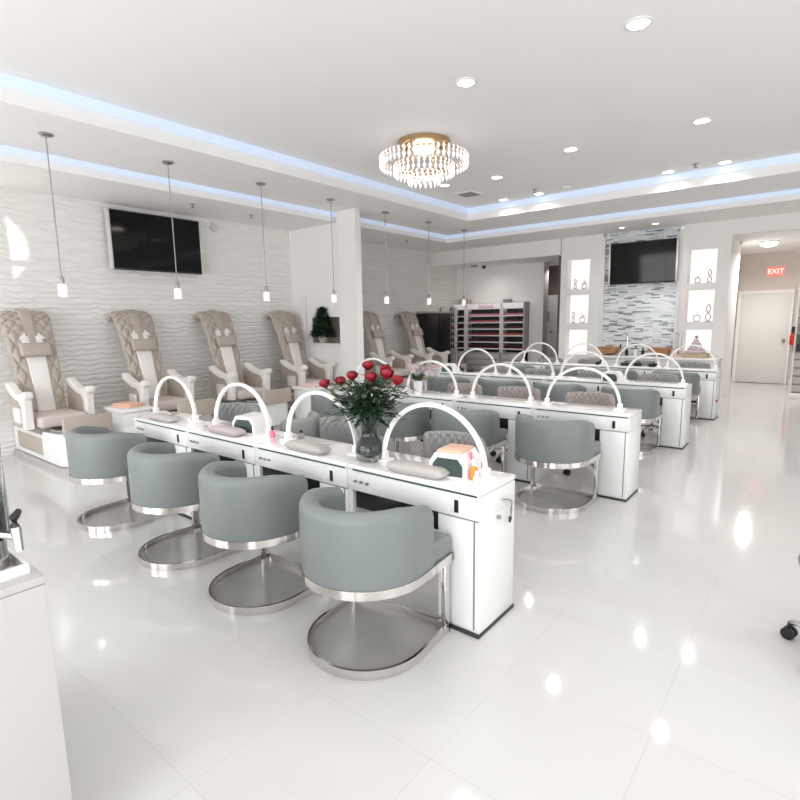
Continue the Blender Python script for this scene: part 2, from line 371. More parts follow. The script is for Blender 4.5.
# pendants
PEND = [(-5.93, 2.07), (-5.93, 3.27), (-5.93, 4.53), (-5.93, 5.79), (-5.93, 7.04), (-5.93, 8.29), (-5.93, 9.53)]
pn = ['before the leftmost pedicure chair', 'in front of the wall television', 'between the second and third pedicure chairs', 'beside the column plant', 'first beyond the column', 'second beyond the column', 'farthest along, before the nail polish racks']
p0 = thing('pendant_lamp', '', 'pendant lamp')
MB().lathe([(.06, 0), (.06, -.012), (.045, -.022), (.008, -.026)], n=20).build('canopy', 'nickel', p0)
MB().cyl((0, 0, -.02), (0, 0, -1.35), .006, n=6).build('cord', 'cord', p0)
MB().lathe([(.008, -1.31), (.022, -1.33), (.022, -1.385), (.03, -1.39)], n=14).build('socket_cap', 'nickel', p0)
ps = MB().lathe([(.03, -1.395), (.043, -1.40), (.043, -1.505), (.039, -1.505), (.039, -1.41)], n=20, caps=False).build('lamp_shade', 'frost', p0)
MB().lathe([(.02, -1.45), (.035, -1.46), (.036, -1.485), (.025, -1.50)], n=14).build('bulb', 'bulb', ps)
for i, (x, y) in enumerate(PEND):
    place(p0, i == 0, (x, y, ZB), 0, 'slim white glass pendant lamp on a grey cord, ' + pn[i], 'pendant lamps along the left side')
# chandelier
t = thing('chandelier', 'round crystal chandelier under the high white ceiling', 'chandelier', (-3.78, 5.2, ZC))
MB().lathe([(.30, 0), (.30, -.03), (.27, -.04)], n=36).build('base', 'gold', t)
for rr, zz in ((.50, -.18), (.34, -.27), (.18, -.36)):
    f = MB().tube([(rr * math.cos(2 * PI * i / 40), rr * math.sin(2 * PI * i / 40), zz) for i in range(40)], .012, 8, closed=True)
    for k in range(4): f.cyl((rr * math.cos(k * PI / 2), rr * math.sin(k * PI / 2), zz), (min(rr, .26) * math.cos(k * PI / 2), min(rr, .26) * math.sin(k * PI / 2), -.03), .005, n=6)
    f.build('ring', 'gold', t)
    cr = MB(); n = int(rr * 100)
    for i in range(n):
        a = 2 * PI * i / n; p = (rr * math.cos(a), rr * math.sin(a))
        for h in (0, 1): cr.lathe([(.002, -.01), (.02, -.035), (.012, -.06), (.002, -.085)], (p[0], p[1], zz + .04 - .07 * h), 6)
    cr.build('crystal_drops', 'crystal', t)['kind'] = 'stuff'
MB().lathe([(.01, -.12), (.11, -.11), (.13, -.08), (.12, -.05)], n=20).build('bulb', 'bulb', t)
# vents, sprinklers, sensors
g = thing('ceiling_vent', 'dark square air vent in the high ceiling near its left step', 'vent', (-4.72, 7.72, ZC))
MB().box(-.17, .17, -.17, .17, -.014, 0, .003).build('frame', 'trimwhite', g); v = MB()
for k in range(7): v.box(-.13, .13, -.13 + k * .04, -.10 + k * .04, -.02, -.012)
v.build('louver', 'greyplastic', g)
def sprinkler(x, y, z, label):
    tag(MB().lathe([(.035, 0), (.035, -.008), (.012, -.012), (.012, -.04), (.028, -.045), (.028, -.05)], (x, y, z), 14).build('sprinkler', 'greyplastic'), label, 'sprinkler')
sprinkler(-3.80, 8.20, ZC, 'small dark sprinkler head in the high ceiling near the back step')
sprinkler(-1.56, 8.35, ZC, 'small dark sprinkler head in the high ceiling at the right')
sprinkler(-7.10, 5.21, ZA, 'small sprinkler head in the low ceiling left of the column')
sprinkler(-7.05, 4.20, ZA, 'small sprinkler head in the low ceiling above the wall television')
sprinkler(-7.0, 9.0, ZA, 'small sprinkler head in the low ceiling beyond the column')
sprinkler(-1.42, 12.2, 2.97, 'small sprinkler head in the hall ceiling')
tag(MB().lathe([(.07, 0), (.07, -.02), (.05, -.035), (.01, -.04)], (-3.35, 8.38, ZC), 20).build('smoke_detector', 'plastic'), 'white smoke detector on the high ceiling near the back step', 'smoke detector')
tag(MB().cyl((WX, 5.02, 3.11), (WX + .04, 5.02, 3.11), .075, .06, 20).build('smoke_detector', 'bezel'), 'white round alarm on the wavy wall right of the television', 'smoke detector')
t = thing('security_camera', 'black dome security camera under the alcove ceiling', 'camera', (-6.75, 11.78, 2.9))
MB().lathe([(.06, 0), (.06, -.03)], n=18).build('base', 'greyplastic', t); MB().lathe([(.055, -.03), (.05, -.06), (.03, -.085), (.005, -.092)], n=18).build('dome', 'black', t)
tag(MB().box(-7.02, -6.84, 11.60, 11.64, 2.86, 2.9, .005).build('track_rail', 'greyplastic'), 'short dark rail beside the dome camera', 'rail')

# ------------------------------------------------------------------ televisions
def tv(name, label, loc, rz, W, H, D):
    t = thing(name, label, 'television', loc, rz)   # local: screen faces -Y, back at y=0
    MB().box(-W / 2, W / 2, -D, 0, -H / 2, H / 2, .006).build('housing', 'black', t)
    MB().box(-W / 2 + .02, W / 2 - .02, -D - .004, -D, -H / 2 + .025, H / 2 - .02).build('screen', 'screen', t)
    MB().box(-W / 2 - .012, -W / 2 + .02, -D - .006, -.01, -H / 2, H / 2, .003).build('bezel', 'bezel', t, 'silver side bezel'); MB().box(W / 2 - .02, W / 2 + .012, -D - .006, -.01, -H / 2, H / 2, .003).build('bezel', 'bezel', t, 'silver side bezel')
    MB().box(-.3, .3, 0, .04 if W > 1.3 else .07, -.2, .2).build('wall_mount', 'black', t)
    return t
tv('television', 'wide black television on the left wavy wall', (WX + .04, 4.02, 2.745), R(90), 1.36, .80, .09)
bt = tv('television', 'black television on the mosaic wall between the lit columns', (-2.865, BY - .04, 2.61), 0, 1.22, .79, .05)
bt.rotation_euler = (R(3), 0, 0)

# ------------------------------------------------------------------ manicure desks
PITCH = .887; RXE = -1.2283; DD = .3816
ROWY = [2.1198, 4.613, 6.8936, 9.1408]
ROWN = ['nearest row', 'second row', 'third row', 'farthest row']
POSN = ['right-end', 'second from right', 'third from right', 'left-end']
def desk():
    # local origin: right front floor corner; extends to -x and +y
    t = thing('manicure_desk', '', 'manicure desk')
    W = PITCH
    MB().box(-W + .002, -.002, 0, DD, .737, .755, .002).build('worktop', 'white', t)
    MB().box(-W + .004, -.004, .006, DD - .004, .755, .762, .001).build('glass_top', 'desktop', t)
    MB().box(-W + .05, -.015, -.003, .012, .733, .742).build('top_edge', 'edge', t, 'dark glass edge')
    ap = MB().box(-W + .002, -.002, .004, DD - .004, .612, .733, .003).build('apron', 'white', t)
    MB().box(-W + .20, -.19, .001, .006, .630, .722, .002).build('drawer', 'white', t)
    MB().box(-.16, -.10, 0, .006, .628, .706, .003).build('outlet_plate', 'trimwhite', t); 
    MB().box(-.143, -.118, -.004, .004, .634, .700, .003).build('outlet', 'black', t, 'dark power outlet')
    for k in range(3):
        kb = MB(); kb.cyl((-W + .07 + k * .045, .004, .672), (-W + .07 + k * .045, -.01, .672), .008, n=10); kb.build('knob', 'nickel', t)
    MB().box(-W + .04, -.255, .03, DD - .08, .50, .611, .004).build('knee_box', 'black', t, 'black box under the worktop')  # plain black box filling the upper part of the kneehole
    MB().box(-.248, -.002, .01, DD - .006, .018, .612, .002).build('pedestal', 'white', t)
    MB().box(-.240, -.036, .004, .012, .035, .604, .002).build('door', 'white', t)
    MB().box(-.036, -.028, .006, .012, .035, .606).box(-.246, -.004, .006, .012, .606, .613).build('door_gap', 'gap', t, 'grey shadow gap')
    MB().box(-W + .002, -W + .035, .01, DD - .006, 0, .612, .002).build('side_panel', 'white', t)
    MB().box(-.250, .003, -.003, DD, 0, .018, .002).build('plinth', 'plinth', t, 'dark plinth')
    return t
D0 = desk()
for r, y in enumerate(ROWY):
    for k in range(4):
        o = place(D0, r == 0 and k == 0, (RXE - k * PITCH, y, 0), 0, 'white glass-topped manicure desk, %s in the %s' % (POSN[k], ROWN[r]), 'manicure desks in rows')
        if k == 0 and r == 0: first = o
# hose and fittings on the near row's end panel, button on the farthest row's
hs = MB(); pts = [(.012, .215, .672), (.03, .235, .668), (.03, .27, .655), (.02, .305, .628), (.012, .312, .60), (.02, .295, .575), (.02, .285, .555)]
hs.tube(pts, .006, 8); hs.build('hose', 'greyplastic', first, 'grey hose hanging on the end panel')
MB().cyl((.02, .285, .56), (.02, .28, .53), .010, .006, 10).build('hose_nozzle', 'black', first, 'dark nozzle')
MB().cyl((0, .185, .585), (.015, .185, .585), .012, n=12).build('hose_hook', 'greyplastic', first)
tag(MB().cyl((RXE, ROWY[3] + .11, .285), (RXE + .02, ROWY[3] + .11, .285), .022, n=14).build('call_button', 'red'), 'small red button on the end panel of the farthest desk row', 'button')

# ------------------------------------------------------------------ client tub chairs
def upath(Ro, yf, n=22, yback=0.):
    """U in plan, open to +y: from right front round the back to left front. Returns (pos, outward normal)."""
    out = [(Vector((Ro, yf, 0)), Vector((1, 0, 0)))]
    if yf > .08: out.append((Vector((Ro, yf * .5, 0)), Vector((1, 0, 0))))
    for i in range(n + 1):
        a = -PI * i / n
        d = Vector((math.cos(a), math.sin(a), 0)); out.append((d * Ro, d))
    if yf > .08: out.append((Vector((-Ro, yf * .5, 0)), Vector((-1, 0, 0))))
    out.append((Vector((-Ro, yf, 0)), Vector((-1, 0, 0))))
    return out
def bar_loop(Ro, yf, z0, z1, th):
    g = MB(); rings = []
    for p, n in upath(Ro, yf):
        a, b = p, p - n * th
        rings.append([Vector((a.x, a.y, z0)), Vector((a.x, a.y, z1)), Vector((b.x, b.y, z1)), Vector((b.x, b.y, z0))])
    g.loft(rings); g.box(-Ro, Ro, yf - th, yf, z0, z1); return g
def tub_chair():
    t = thing('tub_chair', '', 'chair')
    g = MB(); rings = []; Ro, th, z0 = .317, .095, .418
    P = upath(Ro, .105, 28)
    for i, (p, n) in enumerate(P):
        fr = max(0., (p.y + .12) / .225)
        zt = .770 - .045 * min(1, fr) ** 1.3
        rr = th / 2; pr = []
        pr.append(p - n * .004 + Vector((0, 0, z0))); pr.append(p + Vector((0, 0, z0 + .02))); pr.append(p + Vector((0, 0, zt - rr)))
        for k in range(1, 8):
            a = PI * k / 8; pr.append(p - n * (rr - rr * math.cos(a)) + Vector((0, 0, zt - rr + rr * math.sin(a))))
        pr.append(p - n * th + Vector((0, 0, zt - rr))); pr.append(p - n * th + Vector((0, 0, z0)))
        rings.append(pr)
    g.loft(rings); g.build('backrest', 'sage', t, angle=60)
    g = MB(); ri = .275; yf = .285
    def ring(s, z):
        q = [Vector(((.312) * s, yf * s if s < 1 else yf, z)), Vector((.306 * s, .115, z)), Vector((ri * s, .10, z))]
        for i in range(17):
            a = -PI * i / 16; q.append(Vector((ri * s * math.cos(a), ri * s * math.sin(a), z)))
        q += [Vector((-ri * s, .10, z)), Vector((-.306 * s, .115, z)), Vector((-.306 * s, yf * s if s < 1 else yf, z))]
        return q
    g.loft([ring(.99, .43), ring(1, .44), ring(1, .505), ring(.985, .522), ring(.95, .53)]); g.build('seat', 'sage', t)
    bar_loop(.321, .295, .388, .430, .022).build('seat_band', 'chrome', t, 'polished steel band')
    MB().prism([(p.x * .96, p.y * .96) for p, n in upath(.325, .285)], .40, .43, 'z').build('seat_pan', 'rackgrey', t)
    for s in (-1, 1): MB().box(s * .293 - .012, s * .293 + .012, .235, .285, .0, .40, .002).build('post', 'chrome', t)
    bar_loop(.306, .285, 0, .046, .014).build('base_ring', 'chrome', t, 'polished steel floor ring')
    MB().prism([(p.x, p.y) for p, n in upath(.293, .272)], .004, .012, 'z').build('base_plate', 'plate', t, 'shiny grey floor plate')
    return t
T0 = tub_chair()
CX = [[-1.66, -2.525, -3.39, -4.44], [-1.745, -2.63, -3.42, -4.33], [-1.76, -2.62, -3.45, -4.33], [-1.72, -2.60, -3.45, -4.33]]
ROT = [[5, 3, 2, 6], [0, 4, -3, 2], [1, -2, 3, 0], [2, 0, -2, 1]]
n = 0
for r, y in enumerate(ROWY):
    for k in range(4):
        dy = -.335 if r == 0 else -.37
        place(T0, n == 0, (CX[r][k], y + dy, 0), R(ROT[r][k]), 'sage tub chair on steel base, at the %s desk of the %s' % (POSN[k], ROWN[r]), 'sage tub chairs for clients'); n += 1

# ------------------------------------------------------------------ technician chairs
def tech_chair():
    t = thing('rolling_stool', '', 'rolling chair')      # front faces +y, backrest at -y
    MB().lathe([(.19, .40), (.225, .415), (.235, .45), (.225, .485), (.18, .50), (.01, .503)], n=28).build('seat', 'grey', t)
    g = MB(); rings = []; NU = 72; NV = 48
    for i in range(NU + 1):
        a = R(-160 + 140 * i / NU); e = min(1., min(i, NU - i) / 4.); e = math.sqrt(1 - (1 - e) ** 2) * .97 + .03
        d = Vector((math.cos(a), math.sin(a), 0)); ring = []
        for j in range(NV):
            b = 2 * PI * j / NV; cx = math.copysign(abs(math.cos(b)) ** .7, math.cos(b)); cz = math.copysign(abs(math.sin(b)) ** .55, math.sin(b))
            off = .045 * cx * e; zz = .645 + .158 * cz * (e * .25 + .75)
            if cx < 0:
                a1 = R(140 * i / NU) * .25 / .066; a2 = (zz - .645) / .078
                d1 = abs((a1 + a2) - round(a1 + a2)); d2 = abs((a1 - a2) - round(a1 - a2))
                off += .020 * max(math.exp(-(d1 / .15) ** 2), math.exp(-(d2 / .15) ** 2))
            ring.append(d * (.245 + off) + Vector((0, 0, zz)))
        rings.append(ring)
    g.loft(rings); g.build('backrest', 'grey', t, angle=80)
    MB().tube([(0, -.235, .56), (0, -.24, .45), (0, -.15, .39), (0, 0, .385)], .018, 8).build('back_support', 'black', t)
    MB().cyl((0, 0, .10), (0, 0, .40), .025, n=14).build('column', 'chrome', t)
    for k in range(5):
        a = 2 * PI * k / 5; dx, dy = math.cos(a), math.sin(a)
        MB().tube([(dx * .03, dy * .03, .115), (dx * .15, dy * .15, .105), (dx * .25, dy * .25, .085)], [.022, .018, .013], 8).build('leg', 'chrome', t)
        cs = MB(); px, py = dx * .25, dy * .25; nx, ny = -dy, dx
        cs.cyl((px, py, .085), (px, py, .05), .010, n=8)
        for s in (-1, 1): cs.cyl((px + nx * s * .008, py + ny * s * .008, .0305), (px + nx * s * .024, py + ny * s * .024, .0305), .030, n=14)
        cs.build('caster', 'black', t)
    return t
S0 = tech_chair()
SX = [[-1.93, -2.98, -3.53, -4.35], [-1.86, -2.66, -3.38, -4.25], [-1.72, -2.6, -3.42, -4.2], [-1.70, -2.55, -3.4, -4.2]]
SY = [[.72, .70, .72, .70], [.72, .74, .70, .72], [.7, .72, .7, .72], [.72, .7, .72, .7]]
SR = [[176, 178, 108, 190], [180, 186, 174, 180], [182, 176, 180, 185], [178, 184, 180, 176]]
n = 0
for r, y in enumerate(ROWY):
    for k in range(4):
        so = place(S0, n == 0, (SX[r][k], y + SY[r][k], 0), R(SR[r][k]), ('pink-lit ' if r == 1 else '') + 'grey tufted rolling chair behind the %s desk of the %s' % (POSN[k], ROWN[r]), 'tufted rolling chairs for technicians'); n += 1
        if r == 1:
            for ch in so.children:
                if ch.name.split('.')[0] in ('seat', 'backrest'): ch.material_slots[0].link = 'OBJECT'; ch.material_slots[0].material = M['pink_lit']  # second row takes the fabric that carries the pink light
place(S0, False, (.22, 2.98, 0), R(90), 'rolling stool standing alone, its black caster at the right edge', 'tufted rolling chairs for technicians')

# ------------------------------------------------------------------ things on the desks
ZT = .762
def arch_lamp():
    t = thing('arch_lamp', '', 'desk lamp')
    g = MB(); rings = []; N_ = 36
    for i in range(N_ + 1):
        a = PI * i / N_; cxn, szn = math.cos(a), math.sin(a)
        p = Vector((.335 * cxn, 0, .03 + .335 * szn)); d = Vector((cxn, 0, szn))
        rings.append([p + d * u * .010 + Vector((0, v * .017, 0)) for u, v in ((-1, -.7), (-1, .7), (-.5, 1), (.6, 1), (1, .6), (1, -.6), (.6, -1), (-.5, -1))])
    g.loft(rings); g.build('arch', 'plastic', t)
    g = MB(); rings = []
    for i in range(2, N_ - 1):
        a = PI * i / N_; d = Vector((math.cos(a), 0, math.sin(a))); p = Vector((0, 0, .03)) + d * .3235
        rings.append([p + d * u * .002 + Vector((0, v * .009, 0)) for u, v in ((-1, -1), (-1, 1), (1, 1), (1, -1))])
    g.loft(rings); g.build('light_strip', 'led', t)
    for s in (-1, 1): MB().box(s * .335 - .045, s * .335 + .045, -.045, .045, 0, .014, .004).box(s * .335 - .02, s * .335 + .02, -.024, .024, .012, .06, .006).build('foot', 'plastic', t)
    return t
A0 = arch_lamp()
AXP = [[-1.65, -2.55, -3.43, -4.42], [-1.71, -2.55, -3.42, -4.28], [-1.64, -2.50, -3.28, -4.18], [-1.62, -2.42, -3.32, -4.14]]
n = 0
for r, y in enumerate(ROWY):
    for k in range(4):
        place(A0, n == 0, (AXP[r][k], y + .20, ZT), R([2, -1, 1, 0][k]), 'white arch lamp over the %s desk of the %s' % (POSN[k], ROWN[r]), 'white arch lamps on the desks'); n += 1
def pad(x, y, rz, m, label, L=.40):
    g = MB(); rings = []
    for i in range(15):
        u = -1 + 2 * i / 14; e = (1 - abs(u) ** 6) ** .5 if abs(u) < 1 else 0.05; e = max(e, .12)
        ring = []
        for j in range(16):
            b = 2 * PI * j / 16; ring.append(Vector((u * L / 2, .058 * math.copysign(abs(math.cos(b)) ** .7, math.cos(b)) * (.7 + .3 * e), .030 + .030 * e * math.copysign(abs(math.sin(b)) ** .7, math.sin(b)))))
        rings.append(ring)
    g.loft(rings); o = g.build('hand_rest', m, angle=70); o.location = (x, y, ZT); o.rotation_euler = (0, 0, rz)
    return tag(o, label, 'hand rest', 'padded hand rests on the desks')
PADX = [[-1.65, -2.53, -3.43, -4.36], [-1.78, -2.6, -3.35, -4.3], [-1.7, -2.5, -3.4, -4.3], [-1.7, -2.5, -3.4, -4.3]]
for r, y in enumerate(ROWY[:1]):
    for k in range(4):
        m = 'pinkgrey' if (r + k) % 2 == 0 and r == 0 and k == 2 else ('greypad' if r == 0 else 'pinkgrey')
        pad(PADX[r][k], y + .068 if r == 0 else y + .10, R([3, -2, 1, 2][k]), m, '%s padded hand rest on the %s desk of the %s' % ('pinkish' if m == 'pinkgrey' else 'grey', POSN[k], ROWN[r]), .37)
def uvlamp(x, y, rz, label, topm=None):
    t = thing('nail_dryer', label, 'nail dryer', (x, y, ZT), rz)   # opening faces -y
    W, D, H = .215, .20, .13
    prof = [(-W / 2, 0), (-W / 2, H - .05), (-W / 2 + .035, H), (W / 2 - .035, H), (W / 2, H - .05), (W / 2, 0)]
    MB().prism(prof, -D / 2, D / 2, 'y').build('housing', 'plastic', t)
    MB().prism([(a * .80, .012 + b * .72) for a, b in prof], -D / 2 - .003, -D / 2 + .002, 'y').build('opening', 'darkopen', t, 'dark hand opening')
    if topm: MB().box(-.07, .07, -.08, .085, H, H + .012, .004).build('lid', topm, t, 'peach folded cloth top')
    return t
uvlamp(-1.50, 2.33, R(8), 'white nail dryer with peach top beneath the nearest right arch lamp', 'peach')
uvlamp(-3.36, 2.37, R(12), 'white nail dryer with dark opening, third desk from right in nearest row')
uvlamp(-2.10, 6.98, R(0), 'small white nail dryer on the third row beside an arch lamp')
uvlamp(-4.62, 6.98, R(15), 'small white nail dryer near the left end of the third row')
def bottle(x, y, h, r, body, cap, label, z=ZT, cat='bottle', group=None):
    t = thing('bottle', label, cat, (x, y, z), 0, group)
    MB().lathe([(r * .9, 0), (r, .004), (r, h * .55), (r * .45, h * .66), (r * .4, h * .7)], n=14).build('body', body, t)
    MB().lathe([(r * .5, h * .68), (r * .5, h * .97), (r * .4, h)], n=12).build('cap', cap, t)
    return t
bottle(-1.357, 2.285, .11, .020, 'orange', 'plastic', 'orange bottle by the right foot of the nearest arch lamp')
bottle(-1.405, 2.33, .13, .017, 'blue', 'pink', 'slim dark blue bottle next to the orange bottle')
bottle(-1.305, 2.22, .07, .016, 'plastic', 'plastic', 'small white bottle at the near right desk corner')
bottle(-3.04, 2.31, .085, .018, 'pink', 'black', 'pink bottle with black cap beside the white nail dryer')
bottle(-2.98, 2.40, .12, .014, 'glass', 'black', 'slim clear bottle with black cap behind the pink bottle')
bottle(-2.86, 2.42, .06, .02, 'greyplastic', 'black', 'little dark bottle left of the third arch lamp')
for i, (x, y, m) in enumerate([(-4.30, 2.36, 'plastic'), (-4.62, 2.30, 'plastic')]):
    o = MB().box(-.13, .13, -.07, .07, 0, .018, .006).box(-.11, .12, -.06, .065, .018, .032, .006).build('folded_towel', 'pale'); o.location = (x, y, ZT); o.rotation_euler = (0, 0, R(10 - 25 * i))
    tag(o, ['white folded towel under the left-end arch lamp of the nearest row', 'white folded towel at the left tip of the nearest row'][i], 'towel')
tag(MB().box(-4.25, -4.02, 2.40, 2.47, ZT, ZT + .02, .004).build('tool_case', 'greyplastic'), 'flat dark tool case behind the leftmost white towel', 'tool case')
for i, (x, y) in enumerate([(-4.88, 7.10), (-4.58, 7.15)]): pass
for i, (x, y, s) in enumerate([(-4.55, 7.18, 1.), (-4.32, 7.14, .8), (-2.62, 9.36, 1.), (-2.42, 9.38, .8), (-2.18, 9.36, .9), (-3.05, 9.38, .9)]):
    o = MB().box(-.07 * s, .07 * s, -.04, .04, 0, .055, .01).cyl((.02 * s, 0, .055), (.02 * s, 0, .085), .012, n=10).build('tool_caddy', 'black'); o.location = (x, y, ZT); o.rotation_euler = (0, 0, R(12 * i))
    tag(o, ['black tool caddy at the left end of the third row', 'smaller black tool caddy next to the left one on third row', 'black tool caddy on the farthest row below the mosaic', 'second black tool caddy on the farthest row, right of the first', 'black tool caddy on the farthest row beside the rightmost arch', 'black tool caddy on the farthest row left of the others'][i], 'tool caddy')
# vase with roses
VX, VY = -2.07, 2.275
t = thing('glass_vase', 'hourglass glass vase holding red roses on the nearest desk row', 'vase', (VX, VY, ZT))
prof = [(.062, 0), (.082, .012), (.088, .05), (.080, .10), (.058, .14), (.050, .165), (.058, .21), (.085, .27)]
g = MB(); g.lathe(prof + [(r - .005, z) for r, z in prof[::-1] if z > .02] + [(.01, .022)], n=32, caps=True); g.build('body', 'glassgreen', t, angle=60)
MB().lathe([(.01, .024)] + [(r - .007, z) for r, z in prof if .02 < z < .2] + [(.01, .2)], n=28).build('water', 'water', t)
ROSES = [((-2.357, 2.20, 1.205), 'leftmost'), ((-2.262, 2.24, 1.222), 'second from the left'), ((-2.155, 2.23, 1.262), 'third from the left'), ((-2.065, 2.27, 1.322), 'topmost'),
         ((-2.005, 2.23, 1.262), 'front centre-right'), ((-1.98, 2.33, 1.30), 'half hidden behind the centre-right bloom'), ((-1.905, 2.25, 1.285), 'largest, second from the right'), ((-1.83, 2.25, 1.252), 'rightmost')]
def bloom_mesh(seed):
    random.seed(seed); g = MB()
    for L_, (n_, r_, h_, open_) in enumerate([(3, .010, .046, .2), (4, .018, .048, .4), (5, .026, .046, .7), (6, .034, .040, 1.)]):
        for k in range(n_):
            a0 = 2 * PI * k / n_ + L_ * .6; rows = []; r_k = r_ * (.9 + .2 * (k % 2))
            for i in range(5):
                v = i / 4; rr = r_k * (.30 + .78 * math.sin(v * PI * .74)) + open_ * .004 * v ** 4
                rows.append([Vector((rr * math.cos(a0 + w_), rr * math.sin(a0 + w_), -.018 + h_ * v - .006 * abs(w_) ** 2)) for w_ in [(-.5 + j / 5) * 2 * PI / n_ * 1.35 for j in range(6)]])
            inner = [[p * .9 for p in rw] for rw in rows]
            vs = rows; g.loft(vs, ring_closed=False, caps=False)
    g.ball((0, 0, -.006), .014, 2)
    return g.mesh('bloom', 'rose', 50)
bm_ = [bloom_mesh(i) for i in range(3)]
rose_group = 'red roses in the glass vase'
for i, ((x, y, z), lb) in enumerate(ROSES):
    t = thing('red_rose', 'red rose in the glass vase, %s%s' % (lb, '' if 'left' in lb and 'most' in lb else ' bloom' if 'hidden' not in lb else ''), 'rose', (VX, VY, ZT + .03), 0, rose_group)
    tip = Vector((x - VX, y - VY, z - ZT - .03)); nk = Vector((tip.x * .10, tip.y * .10, .20))
    st = MB(); bs = Vector((-tip.x * .10, -tip.y * .10, 0))
    st.tube([bs, nk, nk.lerp(tip, .5) + Vector((0, 0, .02)), tip - Vector((0, 0, .02))], .0035, 6); st.build('stem', 'stem', t)
    b = bpy.data.objects.new('bloom', bm_[i % 3]); COL.objects.link(b); b.parent = t; b.location = tip; b.rotation_euler = (-tip.y * .8, tip.x * 1.2, i * 1.1)
    b.scale = (.86, .86, 1.08) if 'largest' not in lb else (.98, .98, 1.2)
    random.seed(i + 40); lf = MB()
    for k in range(9):
        f = .25 + .65 * random.random(); p = nk.lerp(tip, f); a = random.random() * 2 * PI
        lf.leaf(p, (math.cos(a), math.sin(a), random.uniform(-.3, .5)), (0, 0, 1), random.uniform(.05, .08), random.uniform(.025, .04))
    lf.build('leaf_spray', 'leaf', t)['kind'] = 'stuff'
random.seed(99); lf = MB(); 
for k in range(620):
    a = random.random() * 2 * PI; el = random.uniform(.25, 1.); rr = random.uniform(.03, .26) * math.sqrt(random.random() + .15)
    p = Vector((VX + rr * math.cos(a), VY + rr * math.sin(a) * .8, ZT + .27 + random.uniform(0, .21) - rr * .15))
    lf.leaf(p, (math.cos(a), math.sin(a), random.uniform(-.4, .7)), (0, 0, 1), random.uniform(.045, .09), random.uniform(.022, .04))
for k in range(16):
    a = 2 * PI * k / 16; lf.tube([(VX + .012 * math.cos(a * 2), VY + .012 * math.sin(a * 2), ZT + .05), (VX + .03 * math.cos(a), VY + .03 * math.sin(a), ZT + .21), (VX + .13 * math.cos(a), VY + .11 * math.sin(a), ZT + .40)], .003, 5)
tag(lf.build('bouquet_greenery', 'leaf', angle=10), 'dark green leaves filling out the rose bouquet', 'greenery', kind='stuff')
# potted orchid on the second row
t = thing('potted_flower', 'small white pot of pale pink flowers on the second desk row', 'potted plant', (-3.52, 4.70, ZT))
MB().lathe([(.04, 0), (.055, .14), (.06, .15), (.052, .15), (.045, .12)], n=20).build('pot', 'plastic', t)
random.seed(3); g = MB(); g2 = MB()
for k in range(46):
    a = random.random() * 2 * PI; g.leaf((.02 * math.cos(a), .02 * math.sin(a), .15), (math.cos(a), math.sin(a), random.uniform(.3, 1.6)), (0, 0, 1), random.uniform(.08, .16), .03)
g.build('leaf_spray', 'leaf2', t)['kind'] = 'stuff'
for k in range(14):
    p = Vector((random.uniform(-.10, .28), random.uniform(-.06, .06), random.uniform(.20, .34)))
    for q in range(5): g2.leaf(p, (math.cos(q * 1.257), -.35, math.sin(q * 1.257)), (0, -1, 0), .04, .03)
    if k < 6: g2.tube([(0, 0, .14), (p.x * .5, p.y * .5, .24), p], .003, 5)
g2.build('flowers', 'lilac', t)['kind'] = 'stuff'

